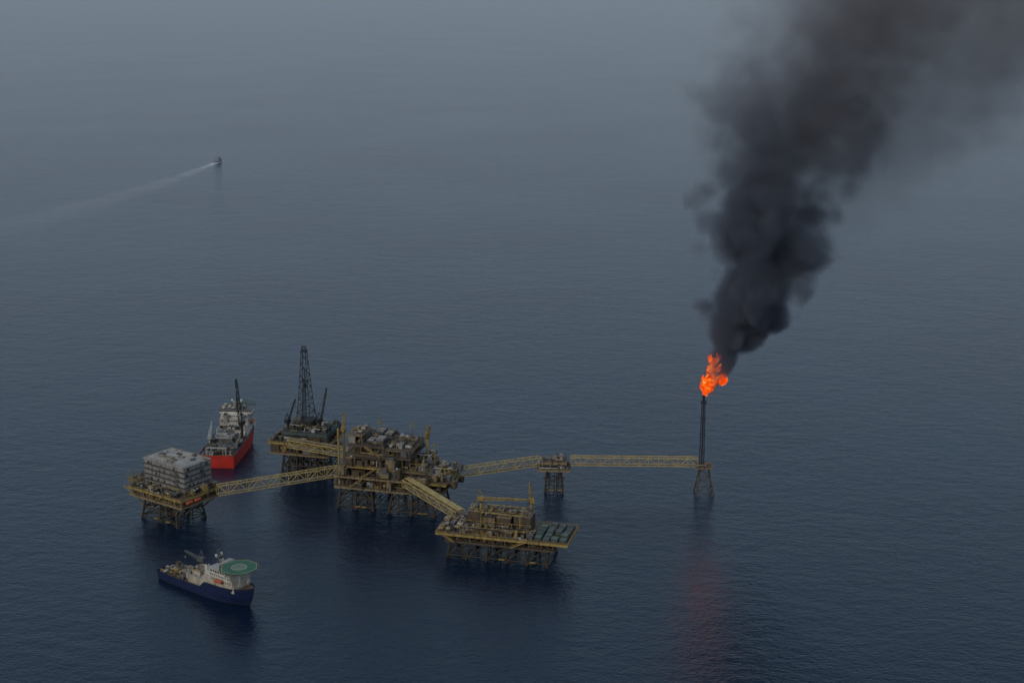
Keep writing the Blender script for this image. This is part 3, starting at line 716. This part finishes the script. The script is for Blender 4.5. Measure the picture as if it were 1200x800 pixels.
# distant boat
T=thing('fishing_trawler',(-620,3056,0),70,'small haze-tinted grey trawler with masts steaming through the haze','boat')
st=[(-15,-14.5,4,3.8,3.4),(-5,-5,4.5,4.3,3),(5,5,4.4,4,3.6),(11,10,3.2,2.2,4.6),(17,14.5,.2,.1,6)]
hull(T,st,HZB,HZB,.8,HZB)
m=MB(); m.box(-1,7,-3,3,2.4,7,HZB); m.box(1,6,-2.6,2.6,7.003,10,HZB); m.obj('wheelhouse',T)
m=MB(); m.tube((0,0,7),(0,0,20),.3,HZB,.2); m.tube((-10,-2.5,3),(-10,0,13),.3,HZB); m.tube((-10,2.5,3),(-10,0,13),.3,HZB)
m.tube((0,0,9),(-1,-11,17),.22,HZB); m.tube((0,0,9),(-1,11,17),.22,HZB); m.tube((0,0,18),(-10,0,13),.15,HZB); m.obj('mast',T)
# ------------------------------------------------------------ sea
wm,nt=mk('sea_water'); N=nt.nodes;L=nt.links
out=N.new('ShaderNodeOutputMaterial'); b=N.new('ShaderNodeBsdfPrincipled'); tc=N.new('ShaderNodeTexCoord'); P=tc.outputs['Object']
b.inputs['Base Color'].default_value=(.003,.012,.031,1); b.inputs['IOR'].default_value=1.333
mp=N.new('ShaderNodeMapping'); mp.inputs['Rotation'].default_value=(0,0,.5); mp.inputs['Scale'].default_value=(1,1.6,1); L.new(P,mp.inputs['Vector']); V=mp.outputs[0]
n1=nz(V,.02,2,.5); n2=nz(V,.07,4,.6); n3=nz(V,.3,3,.6)
big=nz(P,.0022,4,.6)
amp=mth('ADD',.7,mth('MULTIPLY',sstep(big,.3,.7),.35))
hgt=mth('MULTIPLY',mth('ADD',mth('ADD',mth('MULTIPLY',n1,.7),mth('MULTIPLY',n2,.9)),mth('MULTIPLY',n3,.48)),amp)
bp=N.new('ShaderNodeBump'); bp.inputs['Strength'].default_value=1; bp.inputs['Distance'].default_value=1; L.new(hgt,bp.inputs['Height'])
L.new(bp.outputs[0],b.inputs['Normal']); b.inputs['Roughness'].default_value=.19
L.new(b.outputs[0],out.inputs['Surface'])
m=MB(); Z=70000; m.add([(-Z,-Z,0),(Z,-Z,0),(Z,Z,0),(-Z,Z,0)],[(0,1,2,3)],wm); sea=m.obj('sea'); sea['kind']='structure'
# wake
fmat,nt=mk('wake_foam'); N=nt.nodes;L=nt.links
out=N.new('ShaderNodeOutputMaterial'); df=N.new('ShaderNodeBsdfDiffuse'); df.inputs['Color'].default_value=(.8,.81,.83,1); tr=N.new('ShaderNodeBsdfTransparent'); mx=N.new('ShaderNodeMixShader')
uv=N.new('ShaderNodeAttribute'); uv.attribute_name='foam'; tc=N.new('ShaderNodeTexCoord')
f=mth('MULTIPLY',uv.outputs['Fac'],sstep(nz(tc.outputs['Object'],.02,5,.65),.1,.65),clamp=True)
L.new(f,mx.inputs[0]); L.new(tr.outputs[0],mx.inputs[1]); L.new(df.outputs[0],mx.inputs[2]); L.new(mx.outputs[0],out.inputs['Surface'])
pth=[(-612,3082,2,.6),(-619,3060,9,1.0),(-625,3032,11,.9),(-634,2960,16,.36),(-655,2830,28,.17),(-690,2660,44,.12),(-735,2490,62,.09),(-795,2310,88,.065),(-870,2130,120,.04),(-940,1980,150,0)]
vs=[];fa=[]
for i,(x,y,w,f) in enumerate(pth):
    for k,u in enumerate((-1,-.5,0,.5,1)): vs.append((x+u*w,y,.06)); fa.append(0 if abs(u)==1 else f*(.75 if u else 1))
fs=[(i*5+j,i*5+j+1,i*5+6+j,i*5+5+j) for i in range(len(pth)-1) for j in range(4)]
m=MB(); m.add(vs,fs,fmat); wk=m.obj('wake'); wk['kind']='stuff'; wk['label']='pale foamy wake trailing behind the trawler'
at=wk.data.attributes.new('foam','FLOAT','POINT')
for i,v in enumerate(fa): at.data[i].value=v
# ------------------------------------------------------------ world, sun, camera
w=bpy.data.worlds.new('World'); scene.world=w; w.use_nodes=True; nt=w.node_tree; nt.nodes.clear(); N=nt.nodes;L=nt.links
out=N.new('ShaderNodeOutputWorld'); bg=N.new('ShaderNodeBackground'); sk=N.new('ShaderNodeTexSky'); sk.sky_type='NISHITA'; sk.sun_disc=False
sk.sun_elevation=rad(30); sk.sun_rotation=rad(215); sk.dust_density=4; sk.air_density=1.2
tc=N.new('ShaderNodeTexCoord'); sp_=N.new('ShaderNodeSeparateXYZ'); L.new(tc.outputs['Generated'],sp_.inputs[0])
rp=N.new('ShaderNodeValToRGB'); L.new(sp_.outputs[2],rp.inputs['Fac'])
e=rp.color_ramp.elements; e[0].position=.0; e[0].color=(.395,.35,.405,1); e[1].position=1; e[1].color=(.31,.36,.42,1)
q=e.new(.04); q.color=(.325,.335,.39,1); q=e.new(.11); q.color=(.275,.37,.43,1); q=e.new(.3); q.color=(.26,.40,.53,1); q=e.new(.6); q.color=(.25,.33,.45,1)
sc=N.new('ShaderNodeVectorMath'); sc.operation='SCALE'; sc.inputs[3].default_value=11; L.new(rp.outputs['Color'],sc.inputs[0])
mx=N.new('ShaderNodeMixRGB'); mx.inputs[0].default_value=.88; L.new(sk.outputs[0],mx.inputs[1]); L.new(sc.outputs[0],mx.inputs[2])
L.new(mx.outputs[0],bg.inputs[0]); bg.inputs[1].default_value=.10; L.new(bg.outputs[0],out.inputs[0])
sd=bpy.data.lights.new('sun','SUN'); sd.energy=.75; sd.angle=rad(12); sd.color=(1,.88,.72)
so_=bpy.data.objects.new('sun',sd); col.objects.link(so_)
az=rad(215); el=rad(30); dv=Vector((math.sin(az)*math.cos(el),math.cos(az)*math.cos(el),math.sin(el)))
so_.rotation_euler=dv.to_track_quat('Z','Y').to_euler()
cd=bpy.data.cameras.new('camera'); cd.lens=51; cd.sensor_width=36; cd.clip_start=1; cd.clip_end=200000
cam=bpy.data.objects.new('camera',cd); col.objects.link(cam); cam.location=(0,0,400); cam.rotation_euler=(rad(75.5),0,0)
scene.camera=cam
